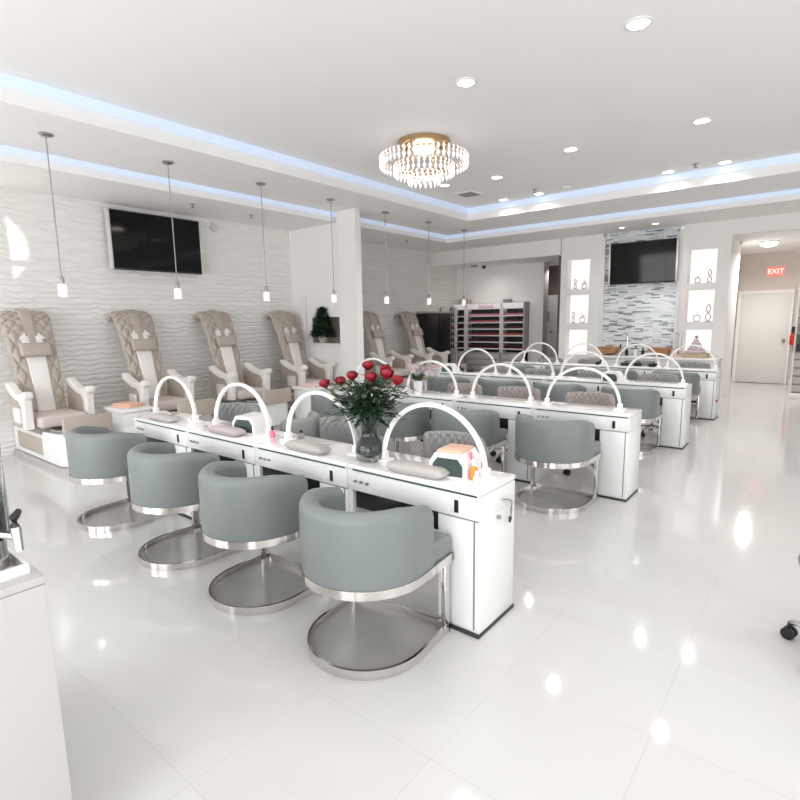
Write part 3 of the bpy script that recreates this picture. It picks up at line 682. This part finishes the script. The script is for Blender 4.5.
# ------------------------------------------------------------------ pedicure chairs
def pedicure_chair():
    t = thing('pedicure_chair', '', 'pedicure chair')    # local: back wall at x=0, faces +x
    hw = .265
    def plan(x1, w_, r_=.12):
        q = [(0, -w_), (x1 - r_, -w_)] + [(x1 - r_ + r_ * math.sin(a), -w_ + r_ - r_ * math.cos(a)) for a in [PI / 2 * i / 6 for i in range(1, 7)]]
        return q + [(a, -b) for a, b in q[::-1]]
    MB().prism([(a_, b_ + .07) for a_, b_ in plan(1.62, hw + .02)], .0, .06, 'z').build('plinth', 'greypad', t, 'grey moulded plinth')
    g = MB(); pl = [(a_, b_ + .07) for a_, b_ in plan(1.58, hw)]
    top = [.36 if x < .9 else .36 + .06 * min(1, (x - .9) / .4) for x, y in pl]
    g.loft([[Vector((x, y, .07)) for x, y in pl], [Vector((x, y, tz - .015)) for (x, y), tz in zip(pl, top)], [Vector((x * .995, y * .97, tz)) for (x, y), tz in zip(pl, top)]]); g.build('base', 'white', t)
    for s in (-1, 1): MB().box(.16, .98, s * hw + .064, s * hw + .076, .12, .32, .004).build('side_panel', 'tanpanel', t, 'taupe inset panel')
    MB().lathe([(.20, .40), (.23, .43), (.225, .445), (.20, .44), (.15, .39), (.02, .385)], (1.24, .07, 0), 28, ex=1.25, ey=1.05).build('foot_basin', 'greyplastic', t, 'grey foot basin')
    MB().box(1.55, 1.62, -.17, .33, .40, .61, .02).build('footrest', 'tanpanel', t, 'taupe upright footrest')
    MB().box(1.42, 1.54, -.10, .02, .43, .47, .01).build('tap', 'plastic', t)
    MB().box(.42, 1.02, -.21, .21, .36, .45, .02).build('seat_mount', 'greyplastic', t)
    MB().box(.40, 1.16, -.245, .245, .45, .585, .045, 4).build('seat', 'cream', t)
    # backrest: centre line in xz
    cl = [(.60, .50), (.555, .75), (.49, 1.0), (.41, 1.25), (.325, 1.48), (.265, 1.62), (.225, 1.685), (.165, 1.72), (.095, 1.715), (.055, 1.675), (.06, 1.63)]
    def cline(u):
        s = u * (len(cl) - 1); i = min(int(s), len(cl) - 2); f = s - i
        a, b = Vector((cl[i][0], 0, cl[i][1])), Vector((cl[i + 1][0], 0, cl[i + 1][1])); return a.lerp(b, f), (b - a).normalized()
    g = MB(); NU, NV = 130, 84; rings = []
    for i in range(NU + 1):
        u = i / NU; p, tg = cline(u); nrm = Vector((tg.z, 0, -tg.x))
        if i and i < NU:
            _, t2 = cline(min(1, u + .02)); _, t1 = cline(max(0, u - .02)); tg = (t1 + t2).normalized(); nrm = Vector((tg.z, 0, -tg.x))
        wd = .215 + .05 * min(1, u / .5); th = .055 * (1 if u < .8 else 1 - (u - .8) * 2.2)
        ring = []
        for j in range(NV):
            b = 2 * PI * j / NV; cyy = math.copysign(abs(math.cos(b)) ** .5, math.cos(b)); cn = math.copysign(abs(math.sin(b)) ** .5, math.sin(b))
            o = th * cn
            if cn > 0 and u < .88:
                a1 = cyy * wd / .115; a2 = u * 1.42 / .14
                d1 = abs((a1 + a2) - round(a1 + a2)); d2 = abs((a1 - a2) - round(a1 - a2))
                o -= .022 * max(math.exp(-(d1 / .13) ** 2), math.exp(-(d2 / .13) ** 2))
            ring.append(p + nrm * o + Vector((0, cyy * wd, 0)))
        rings.append(ring)
    g.loft(rings); bk = g.build('backrest', 'tan', t, angle=80)
    def strip(u0, u1, wf, off, th):
        g = MB(); rings = []
        for i in range(25):
            u = u0 + (u1 - u0) * i / 24; p, tg = cline(u); nrm = Vector((tg.z, 0, -tg.x)); wd = wf((u - u0) / (u1 - u0))
            ring = []
            for a, b in ((-1, 0), (-.9, 1), (-.5, 1.2), (.5, 1.2), (.9, 1), (1, 0)): ring.append(p + nrm * (off + th * b) + Vector((0, a * wd, 0)))
            rings.append(ring)
        return g.loft(rings)
    strip(.02, .385, lambda f: .095 + .035 * max(0, f - .35) ** 1.2, .050, .014).build('centre_panel', 'pale', t, 'white centre panel')
    for s in (-1, 1):
        gs = MB(); p, tg = cline(.375); nrm = Vector((tg.z, 0, -tg.x))
        gs.loft([[p + nrm * (.068 + k) + Vector((0, s * y_, 0)) + tg * v_ for y_, v_ in ((.06, -.02), (.14, -.02), (.07, .065))] for k in (0, .012)])
        gs.build('collar', 'pale', t, 'white collar corners')
    strip(.34, .70, lambda f: .045 + .03 * f, .054, .012).build('strap', 'tan', t)
    p, tg = cline(.315); a = math.atan2(tg.x, tg.z); h = MB().box(-.035, .035, -.165, .165, -.085, .085, .03, 4).build('headrest', 'tan', t)
    h.location = p + Vector((.10, 0, .02)); h.rotation_euler = (0, a, 0)
    for s in (-1, 1):
        out = [(.52, .93), (.58, .95), (.70, .89), (.85, .84), (1.02, .845), (1.08, .875), (1.13, .875), (1.16, .84), (1.145, .80), (1.10, .79), (1.09, .72), (1.08, .60), (1.075, .45), (.97, .45), (.98, .60), (.985, .70), (.93, .755), (.80, .77), (.66, .82), (.54, .88)]
        y0, y1 = (s * .27, s * .36) if s > 0 else (s * .36, s * .27)
        ar = MB().prism(out, y0, y1, 'y').build('armrest', 'pale', t, 'white curved armrest')
        bmod = ar.modifiers.new('soft', 'BEVEL'); bmod.width = .014; bmod.segments = 3; bmod.limit_method = 'ANGLE'
        fill = [(.55, .87), (.66, .81), (.80, .765), (.93, .75), (.985, .70), (.98, .60), (.97, .44), (.50, .44), (.50, .8)]
        MB().prism(fill, s * .30 - .025, s * .30 + .025, 'y').build('arm_panel', 'tanpanel', ar, 'taupe arm side')
        MB().box(.70, .90, s * .345 - .02, s * .345 + .02, .50, .68, .02).build('cup_panel', 'pale', ar, 'white square inset')
    return t
P0 = pedicure_chair()
PY_ = [2.20, 3.49, 4.78, 6.14, 8.42, 9.80]
pcn = ['leftmost along the wavy wall', 'second from left, under the wall television', 'third from left, right of the wall television', 'against the partition below the plant niche', 'first beyond the column', 'farthest, next to the black cabinet']
for i, y in enumerate(PY_):
    place(P0, i == 0, (WX + .02, y, 0), 0, 'taupe tufted pedicure chair with white arms, ' + pcn[i], 'pedicure chairs along the left wall')
def cart(x, y, top, label, lab2):
    t = thing('pedicure_trolley', label, 'trolley', (x, y, 0))
    MB().box(-.24, .24, -.17, .17, .06, .56, .02).build('body', 'white', t)
    for z in (.10, .26, .42): MB().box(.236, .252, -.15, .15, z, z + .13, .006).build('drawer', 'plastic', t)
    MB().box(-.26, .27, -.19, .19, .56, .60, .012).build('top', 'plastic', t)
    for a in (-.2, .2):
        for b in (-.13, .13): MB().cyl((a, b - .012, .03), (a, b + .012, .03), .03, n=12).cyl((a, b, .03), (a, b, .07), .01, n=8).build('caster', 'black', t)
    o = MB().box(-.17, .17, -.12, .12, 0, .022, .01).box(-.15, .16, -.11, .11, .022, .045, .01).build('folded_towel', top); o.location = (x, y, .60); o.rotation_euler = (0, 0, .2)
    tag(o, lab2, 'towel')
cart(-6.55, 2.86, 'peach', 'white pedicure trolley between the two leftmost pedicure chairs', 'peach folded towel on the trolley by the leftmost pedicure chair')
cart(-6.10, 5.42, 'pinkt', 'white pedicure trolley right of the third pedicure chair', 'pink folded towel on the trolley near the third pedicure chair')
cart(-6.4, 9.1, 'pinkt', 'white pedicure trolley between the two farthest pedicure chairs', 'pink folded towel on the trolley between the farthest pedicure chairs')
# plant and box in the partition niche
t = thing('niche_box', 'taupe lined niche box behind the potted plant', 'niche box', (0, 0, 0))
MB().box(NX0 + .003, NX1 - .003, PY + .255, PY + .275, NZ0 + .003, NZ1 - .003).build('back_panel', 'tanpanel', t)
MB().box(NX0 + .003, NX0 + .02, PY, PY + .255, NZ0 + .003, NZ1 - .003).build('side_panel', 'tan', t); MB().box(NX1 - .02, NX1 - .003, PY, PY + .255, NZ0 + .003, NZ1 - .003).build('side_panel', 'tan', t)
MB().box(NX0 + .003, NX1 - .003, PY - .14, PY + .255, NZ0 - .02, NZ0 + .003, .003).build('ledge', 'trimwhite', t)
t = thing('potted_plant', 'dark green cone-shaped potted plant on the partition niche ledge', 'potted plant', (-7.0, PY - .05, NZ0 + .003))
MB().lathe([(.06, 0), (.085, .11), (.09, .12), (.08, .12)], n=20).build('pot', 'tan', t)
MB().cyl((0, 0, .1), (0, 0, .55), .012, .004, 8).build('trunk', 'stem', t)
random.seed(5); g = MB()
for k in range(1300):
    h = random.random() ** 1.3; rr = (.215 * (1 - h) ** .8 + .02) * math.sqrt(random.uniform(.3, 1)); a = random.random() * 2 * PI
    g.leaf((rr * math.cos(a), rr * math.sin(a) * .7, .10 + h * .50), (math.cos(a), math.sin(a), random.uniform(-.2, 1.)), (0, 0, 1), random.uniform(.06, .11), .04)
g.build('foliage', 'leaf', t, angle=10)['kind'] = 'stuff'

# ------------------------------------------------------------------ nail polish racks
RYF, RYB = 12.02, 12.22
SECS = [('left', -7.80, -7.42), ('middle', -7.40, -6.38), ('right', -6.36, -5.74)]
shelfz = [.84, 1.005, 1.17, 1.335, 1.50, 1.665]
shades = {'left': ['plum', 'coal', 'brownish', 'wine', 'coal', 'plum'], 'middle': ['wine', 'plum', 'crimson', 'brownish', 'crimson', 'rosepink'], 'right': ['wine', 'coal', 'coral', 'plum', 'wine', 'rosepink']}
ordn = ['lowest', 'fifth', 'fourth', 'third', 'second', 'top']
shn = dict(wine='dark wine', plum='plum', crimson='crimson', rosepink='rose pink', coal='black', coral='coral', brownish='dark brown')
BME = {}
for s in shn:
    g = MB(); g.lathe([(.020, 0), (.021, .045), (.010, .055)], n=8); me = g.mesh('nail_polish', 'np_' + s)
    me.materials.append(M['black']); BME[s] = me
    b2 = bmesh.new(); b2.from_mesh(me); nf = len(b2.faces)
    vs = [[b2.verts.new((r_ * math.cos(2 * PI * j / 8), r_ * math.sin(2 * PI * j / 8), z_)) for j in range(8)] for r_, z_ in ((.011, .053), (.009, .105))]
    for j in range(8):
        f = b2.faces.new((vs[0][j], vs[0][(j + 1) % 8], vs[1][(j + 1) % 8], vs[1][j])); f.material_index = 1
    f = b2.faces.new(vs[1]); f.material_index = 1
    b2.to_mesh(me); b2.free()
for nm, x0, x1 in SECS:
    t = thing('nail_polish_rack', 'white-shelved nail polish rack, %s section on the alcove wall' % nm, 'display rack', (0, 0, 0))
    MB().box(x0, x1, RYB, RYB + .02, .74, 1.98).build('back_panel', 'plinth' if nm != 'left' else 'black', t, 'dark back panel')
    for xa in (x0, x1 - .035): MB().box(xa, xa + .035, RYF - .03, RYB, 0, 1.98, .003).build('post', 'trimwhite' if nm != 'right' or xa == x0 else 'rackgrey', t)
    for z in shelfz:
        MB().box(x0 + .035, x1 - .035, RYF - .01, RYB, z - .012, z, .001).build('shelf', 'trimwhite', t)
        MB().box(x0 + .035, x1 - .035, RYF - .018, RYF - .01, z - .026, z + .004, .001).build('shelf_lip', 'trimwhite', t)
    MB().box(x0 + .035, x1 - .035, RYF - .02, RYB, 1.83, 1.97, .003).build('header', 'header', t, 'pale lit header panel')
    MB().box(x0, x1, RYF - .08, RYB, 0, .74, .004).build('cabinet', 'rackgrey', t, 'grey lower cabinet')
    dr = MB()
    for z in (.12, .27, .42, .57): dr.box(x0 + .04, x1 - .04, RYF - .095, RYF - .08, z, z + .12, .003)
    dr.build('drawer_front', 'slat', t)
    if nm == 'middle':   # pink handwriting on the header
        g = MB(); px = -7.0
        for w_ in range(7):
            g.tube([(px + w_ * .06 + .03 * math.cos(a) * (1 if w_ % 2 else .7) + a * .004, RYF - .024, 1.90 + .035 * math.sin(a) * (1.3 if w_ % 3 == 0 else .8)) for a in [2 * PI * i / 12 for i in range(13)]], .006, 5)
        g.tube([(-7.03 + i * .05, RYF - .024, 1.862 + .008 * math.sin(i)) for i in range(10)], .004, 5)
        g.build('header_lettering', 'pink', t, 'pink script lettering')
    for si, z in enumerate(shelfz):
        sh = shades[nm][si]; wdt = x1 - x0 - .09; n_ = int(wdt / .044)
        for k in range(n_):
            o = bpy.data.objects.new('nail_polish', BME[sh]); COL.objects.link(o)
            o.location = (x0 + .045 + .022 + k * wdt / n_, RYF + .035, z); o.scale = (1, 1, 1)
            gr = '%s nail polish bottles on the %s shelf of the %s rack section' % (shn[sh], ordn[si], nm)
            tag(o, 'small %s nail polish bottle on the %s shelf of the %s rack section' % (shn[sh], ordn[si], nm), 'nail polish', gr)
tag(MB().box(-6.36, -6.18, 12.05, 12.2, 1.98, 2.06, .01).build('storage_box', 'greyplastic'), 'dark storage box on top of the polish racks', 'box')
tag(MB().box(-7.7, -7.35, 12.05, 12.2, 1.98, 2.10, .01).build('storage_box', 'tanpanel'), 'brown cardboard box on top of the left polish rack', 'box')
t = thing('display_cabinet', 'tall black display cabinet against the left wall beyond the pedicure chairs', 'cabinet', (0, 0, 0))
MB().box(WX + .01, WX + .34, 10.42, 11.42, 0, 1.74, .006).build('body', 'black', t); MB().box(WX + .01, WX + .36, 10.40, 11.44, 1.74, 1.78, .005).build('top', 'tan', t, 'brown wooden top')
MB().box(WX + .34, WX + .352, 10.45, 10.91, .06, 1.70, .003).build('door', 'black', t); MB().box(WX + .34, WX + .352, 10.93, 11.39, .06, 1.70, .003).build('door', 'black', t)
t = thing('display_case', 'narrow white-framed glass display case of dark bottles beside the black cabinet', 'display case', (0, 0, 0))
MB().box(WX + .01, WX + .03, 11.46, 11.88, 0, 1.9).build('back_panel', 'black', t)
for y_ in (11.46, 11.85): MB().box(WX + .01, WX + .26, y_, y_ + .03, 0, 1.9, .002).build('post', 'trimwhite', t)
for z in [.02, .70] + [q - .012 for q in shelfz] + [1.87]: MB().box(WX + .03, WX + .25, 11.49, 11.85, z, z + .014).build('shelf', 'rackgrey', t)
for si, z in enumerate(shelfz[:6]):
    for k in range(4):
        sh = ['coal', 'wine', 'plum', 'brownish', 'coal', 'wine'][si]
        o = bpy.data.objects.new('nail_polish', BME[sh]); COL.objects.link(o); o.location = (WX + .19, 11.53 + k * .09, z + .002); 
        tag(o, 'small %s nail polish bottle on the %s shelf of the narrow display case' % (shn[sh], ordn[si]), 'nail polish', '%s bottles on the %s shelf of the display case' % (shn[sh], ordn[si]))

# ------------------------------------------------------------------ wash counter below the mosaic
t = thing('wash_counter', 'white wash counter under the mosaic wall, behind the farthest desk row', 'counter', (0, 0, 0))
MB().box(-3.62, -1.45, 10.55, BY - .02, .08, .80, .004).build('body', 'white', t); MB().box(-3.66, -1.42, 10.50, BY - .02, .80, .84, .006).build('top', 'desktop', t); MB().box(-3.6, -1.47, 10.6, BY - .03, 0, .08).build('plinth', 'plinth', t)
for i in range(4): MB().box(-3.60 + i * .54, -3.08 + i * .54, 10.535, 10.55, .11, .77, .004).build('door', 'white', t)
for i, (x, lb) in enumerate([(-3.33, 'copper bowl basin at the left end below the mosaic'), (-2.40, 'copper bowl basin at the right below the mosaic')]):
    tag(MB().lathe([(.07, .0), (.14, .03), (.20, .09), (.225, .155), (.215, .155), (.18, .09), (.10, .03), (.01, .02)], (x, 10.78, .84), 28).build('wash_basin', 'copper'), lb, 'basin')
    tag(MB().tube([(x + .28, 10.98, .84), (x + .28, 10.98, 1.2), (x + .26, 10.93, 1.27), (x + .22, 10.86, 1.25)], .014, 10).cyl((x + .28, 10.98, .84), (x + .28, 10.98, .87), .03).build('basin_tap', 'chrome'), 'chrome tap beside the %s copper basin' % ['left', 'right'][i], 'tap')
t = thing('wicker_tray', 'tan wicker tray on the wash counter before the right lit column', 'tray', (-1.80, 10.72, .84))
MB().box(-.21, .21, -.13, .13, 0, .085, .012).build('basket', 'wicker', t)
t = thing('tiered_ornament', 'dusty pink tiered cone ornament standing on the wicker tray', 'ornament', (-1.80, 10.72, .925))
for k in range(5): MB().lathe([(.16 - .03 * k, .05 * k), (.165 - .03 * k, .05 * k + .025), (.14 - .03 * k, .05 * k + .05)], n=24).build('tier', 'lilac', t)
MB().ball((0, 0, .28), .028).build('finial', 'greyplastic', t)
tag(MB().lathe([(.05, 0), (.065, .13), (.058, .13), (.045, .02)], (-2.13, 10.68, .84), 20).build('cup', 'pinkt'), 'pinkish cup left of the wicker tray', 'cup')
for i, (x, w_) in enumerate([(-2.98, .12), (-2.83, .08), (-3.1, .06), (-2.70, .10)]):
    bottle(x, 10.72 + .05 * (i % 2), .16 + .03 * (i % 3), .03, ['black', 'plastic', 'greyplastic', 'black'][i], 'black', ['black pump bottle between the copper basins', 'white pump bottle between the copper basins', 'grey bottle right of the left copper basin', 'black bottle left of the right copper basin'][i], .84)

# ------------------------------------------------------------------ hall things
t = thing('exit_sign', 'red lit EXIT sign above the far white door', 'sign', (-1.0, 14.855, 2.54))
MB().box(-.16, .16, -.03, .012, -.10, .10, .006).build('housing', mat('exit_face', (.75, .25, .22), .4, emit=(1., .22, .17), estr=.5), t)
fc = bpy.data.curves.new('lettering', 'FONT'); fc.body = 'EXIT'; fc.size = .15; fc.align_x = 'CENTER'; fc.align_y = 'CENTER'; fc.extrude = .002
fo = bpy.data.objects.new('lettering', fc); COL.objects.link(fo); fo.parent = t; fo.location = (0, -.033, 0); fo.rotation_euler = (R(90), 0, 0); lm = (mat('exit_letters', (.9, .75, .7), .4, emit=(1, .75, .68), estr=1.0))
me = bpy.data.meshes.new_from_object(fo); me.materials.clear(); me.materials.append(lm); bpy.data.objects.remove(fo); bpy.data.curves.remove(fc)
fo = bpy.data.objects.new('lettering', me); COL.objects.link(fo); fo.parent = t; fo.location = (0, -.033, 0); fo.rotation_euler = (R(90), 0, 0)
t = thing('fire_extinguisher', 'red fire extinguisher with black hose right of the far door', 'fire extinguisher', (-.555, 14.70, .90))
MB().lathe([(.055, 0), (.068, .02), (.068, .20), (.045, .25), (.02, .27)], n=20).build('cylinder', 'red', t)
MB().lathe([(.02, .26), (.045, .28), (.045, .36), (.03, .38)], n=12).box(-.05, .09, -.02, .02, .38, .41, .004).build('valve', 'black', t)
MB().tube([(0, -.03, .36), (.05, -.06, .40), (.08, -.06, .34), (.075, -.06, .2), (.07, -.06, .12)], .013, 8).build('hose', 'black', t)
MB().box(-.03, .03, .05, .165, .1, .3).build('bracket', 'black', t)
t = thing('slatwall_display', 'grey slatwall display stand at the right edge of the hall', 'display stand', (0, 0, 0))
MB().box(-.43, .75, 12.42, 12.52, .10, 2.15, .004).build('panel', 'greyplastic', t)
for k in range(13): MB().box(-.425, .74, 12.405, 12.42, .13 + k * .155, .255 + k * .155, .003).build('slat', 'slat', t)
MB().box(-.455, -.425, 12.38, 12.54, 0, 2.2, .004).build('frame', 'trimwhite', t); MB().box(.74, .78, 12.38, 12.54, 0, 2.2, .004).build('frame', 'trimwhite', t)
MB().box(-.455, .78, 12.25, 12.70, 0, .10, .004).build('base', 'trimwhite', t)
for i, (x, z) in enumerate([(-.36, 1.36), (-.36, 1.14), (-.22, 1.36), (-.36, .98)]):
    o = MB().box(-.05, .05, -.06, 0, -.09, .05, .01).tube([(0, 0, .07), (0, -.07, .075), (0, -.085, .06)], .006, 6).build('hanging_pack', ['greyplastic', 'leaf2', 'black', 'black'][i]); o.location = (x, 12.40, z)
    tag(o, ['grey pack hanging top left on the slatwall display', 'green pack hanging below the grey one on the slatwall', 'black pack hanging at the top right of the slatwall corner', 'black pack hanging lowest on the slatwall display'][i], 'pack')

# ------------------------------------------------------------------ drinks counter at the left edge
t = thing('drinks_counter', 'white drinks counter at the lower left corner', 'counter', (0, 0, 0))
MB().box(-2.60, -1.635, -.75, .445, .0, .875, .004).build('body', 'counter', t)
MB().box(-2.60, -1.634, -.755, .447, .876, .90, .003).build('top', 'counter', t)
t = thing('acrylic_tray', 'clear acrylic tray under the drink dispenser', 'tray', (-1.90, .31, .90))
MB().box(-.23, .22, -.20, .115, 0, .006, .001).build('base', 'trimwhite', t)
MB().box(-.23, .22, .105, .115, .006, .03).box(-.23, .22, -.20, -.19, .006, .03).box(-.23, -.22, -.19, .105, .006, .03).box(.21, .22, -.19, .105, .006, .03).build('rim', 'plastic', t)
t = thing('drink_dispenser', 'glass drink dispenser with peach drink and chrome tap at the left edge', 'drink dispenser', (-1.79, .315, .907))
pr = [(.09, 0), (.10, .01), (.105, .06), (.105, .36), (.085, .40)]
MB().lathe([(.07, 0), (.09, .0), (.09, .09), (.07, .09)], n=28).build('stand', 'chrome', t)
MB().lathe([(.08, .09), (.105, .10), (.105, .46), (.095, .47), (.098, .45), (.098, .11), (.01, .10)], n=32).build('jar', 'glass', t)
MB().lathe([(.01, .112), (.095, .112), (.095, .34), (.01, .34)], n=32).build('drink', 'juice', t)
MB().lathe([(.105, .47), (.108, .49), (.06, .51), (.015, .515), (.015, .54), (.001, .545)], n=28).build('lid', 'nickel', t)
tp = MB(); dx, dy = .93, .37
tp.cyl((dx * .10, dy * .10, .135), (dx * .20, dy * .20, .135), .012, n=10); tp.cyl((dx * .195, dy * .195, .16), (dx * .20, dy * .20, .095), .014, .010, n=10); tp.build('tap', 'chrome', t)
MB().tube([(dx * .195, dy * .195, .16), (dx * .195, dy * .195, .185), (dx * .215, dy * .215, .205)], [.012, .012, .008], 8).build('tap_lever', 'black', t, 'black tap lever')

# ------------------------------------------------------------------ daylight and view
wd = bpy.data.worlds.new('world'); sc.world = wd; wd.use_nodes = True
bg = wd.node_tree.nodes['Background']; sky = wd.node_tree.nodes.new('ShaderNodeTexSky'); sky.sky_type = 'HOSEK_WILKIE'; sky.turbidity = 6; sky.sun_direction = (.3, .6, .7)
mxw = wd.node_tree.nodes.new('ShaderNodeMix'); mxw.data_type = 'RGBA'; mxw.inputs[0].default_value = .8
wd.node_tree.links.new(sky.outputs[0], mxw.inputs[6]); mxw.inputs[7].default_value = (.95, .97, 1, 1); wd.node_tree.links.new(mxw.outputs[2], bg.inputs[0]); bg.inputs[1].default_value = 2.2
for a, b in wins:
    l = bpy.data.lights.new('window_daylight', 'AREA'); l.shape = 'RECTANGLE'; l.size = b - a; l.size_y = 2.4; l.energy = 78; l.color = (.96, .98, 1)
    o = bpy.data.objects.new('window_daylight', l); COL.objects.link(o); o.location = ((a + b) / 2, FY - .02, 1.55); o.rotation_euler = (R(90), 0, 0)
for a, b in added_wins:  # fill light for the added right-hand windows
    l = bpy.data.lights.new('window_daylight', 'AREA'); l.shape = 'RECTANGLE'; l.size = b - a; l.size_y = 2.4; l.energy = 34; l.color = (.96, .98, 1)
    o = bpy.data.objects.new('window_daylight', l); COL.objects.link(o); o.location = (RX + .02, (a + b) / 2, 1.55); o.rotation_euler = (R(90), 0, R(90))
# low sun glint thrown through the left shop window on to the wavy wall
l = bpy.data.lights.new('sun_glint', 'SPOT'); l.energy = 70000; l.spot_size = R(3.2); l.spot_blend = .1; l.shadow_soft_size = .03; l.color = (1, .97, .92)
o = bpy.data.objects.new('sun_glint', l); COL.objects.link(o); src = Vector((6., FY - 10.8, 1.7)); dst = Vector((WX, 1.50, 2.5))
o.location = src; o.rotation_euler = (dst - src).to_track_quat('-Z', 'Y').to_euler()

vs_ = sc.view_settings; vs_.view_transform = 'Standard'; vs_.look = 'None'; vs_.gamma = 1; vs_.exposure = 0.02; vs_.use_curve_mapping = False
cy_ = sc.cycles; cy_.use_denoising = True; cy_.max_bounces = 10; cy_.diffuse_bounces = 8; cy_.glossy_bounces = 5; cy_.transmission_bounces = 8; cy_.sample_clamp_indirect = 8; cy_.caustics_reflective = False; cy_.caustics_refractive = False
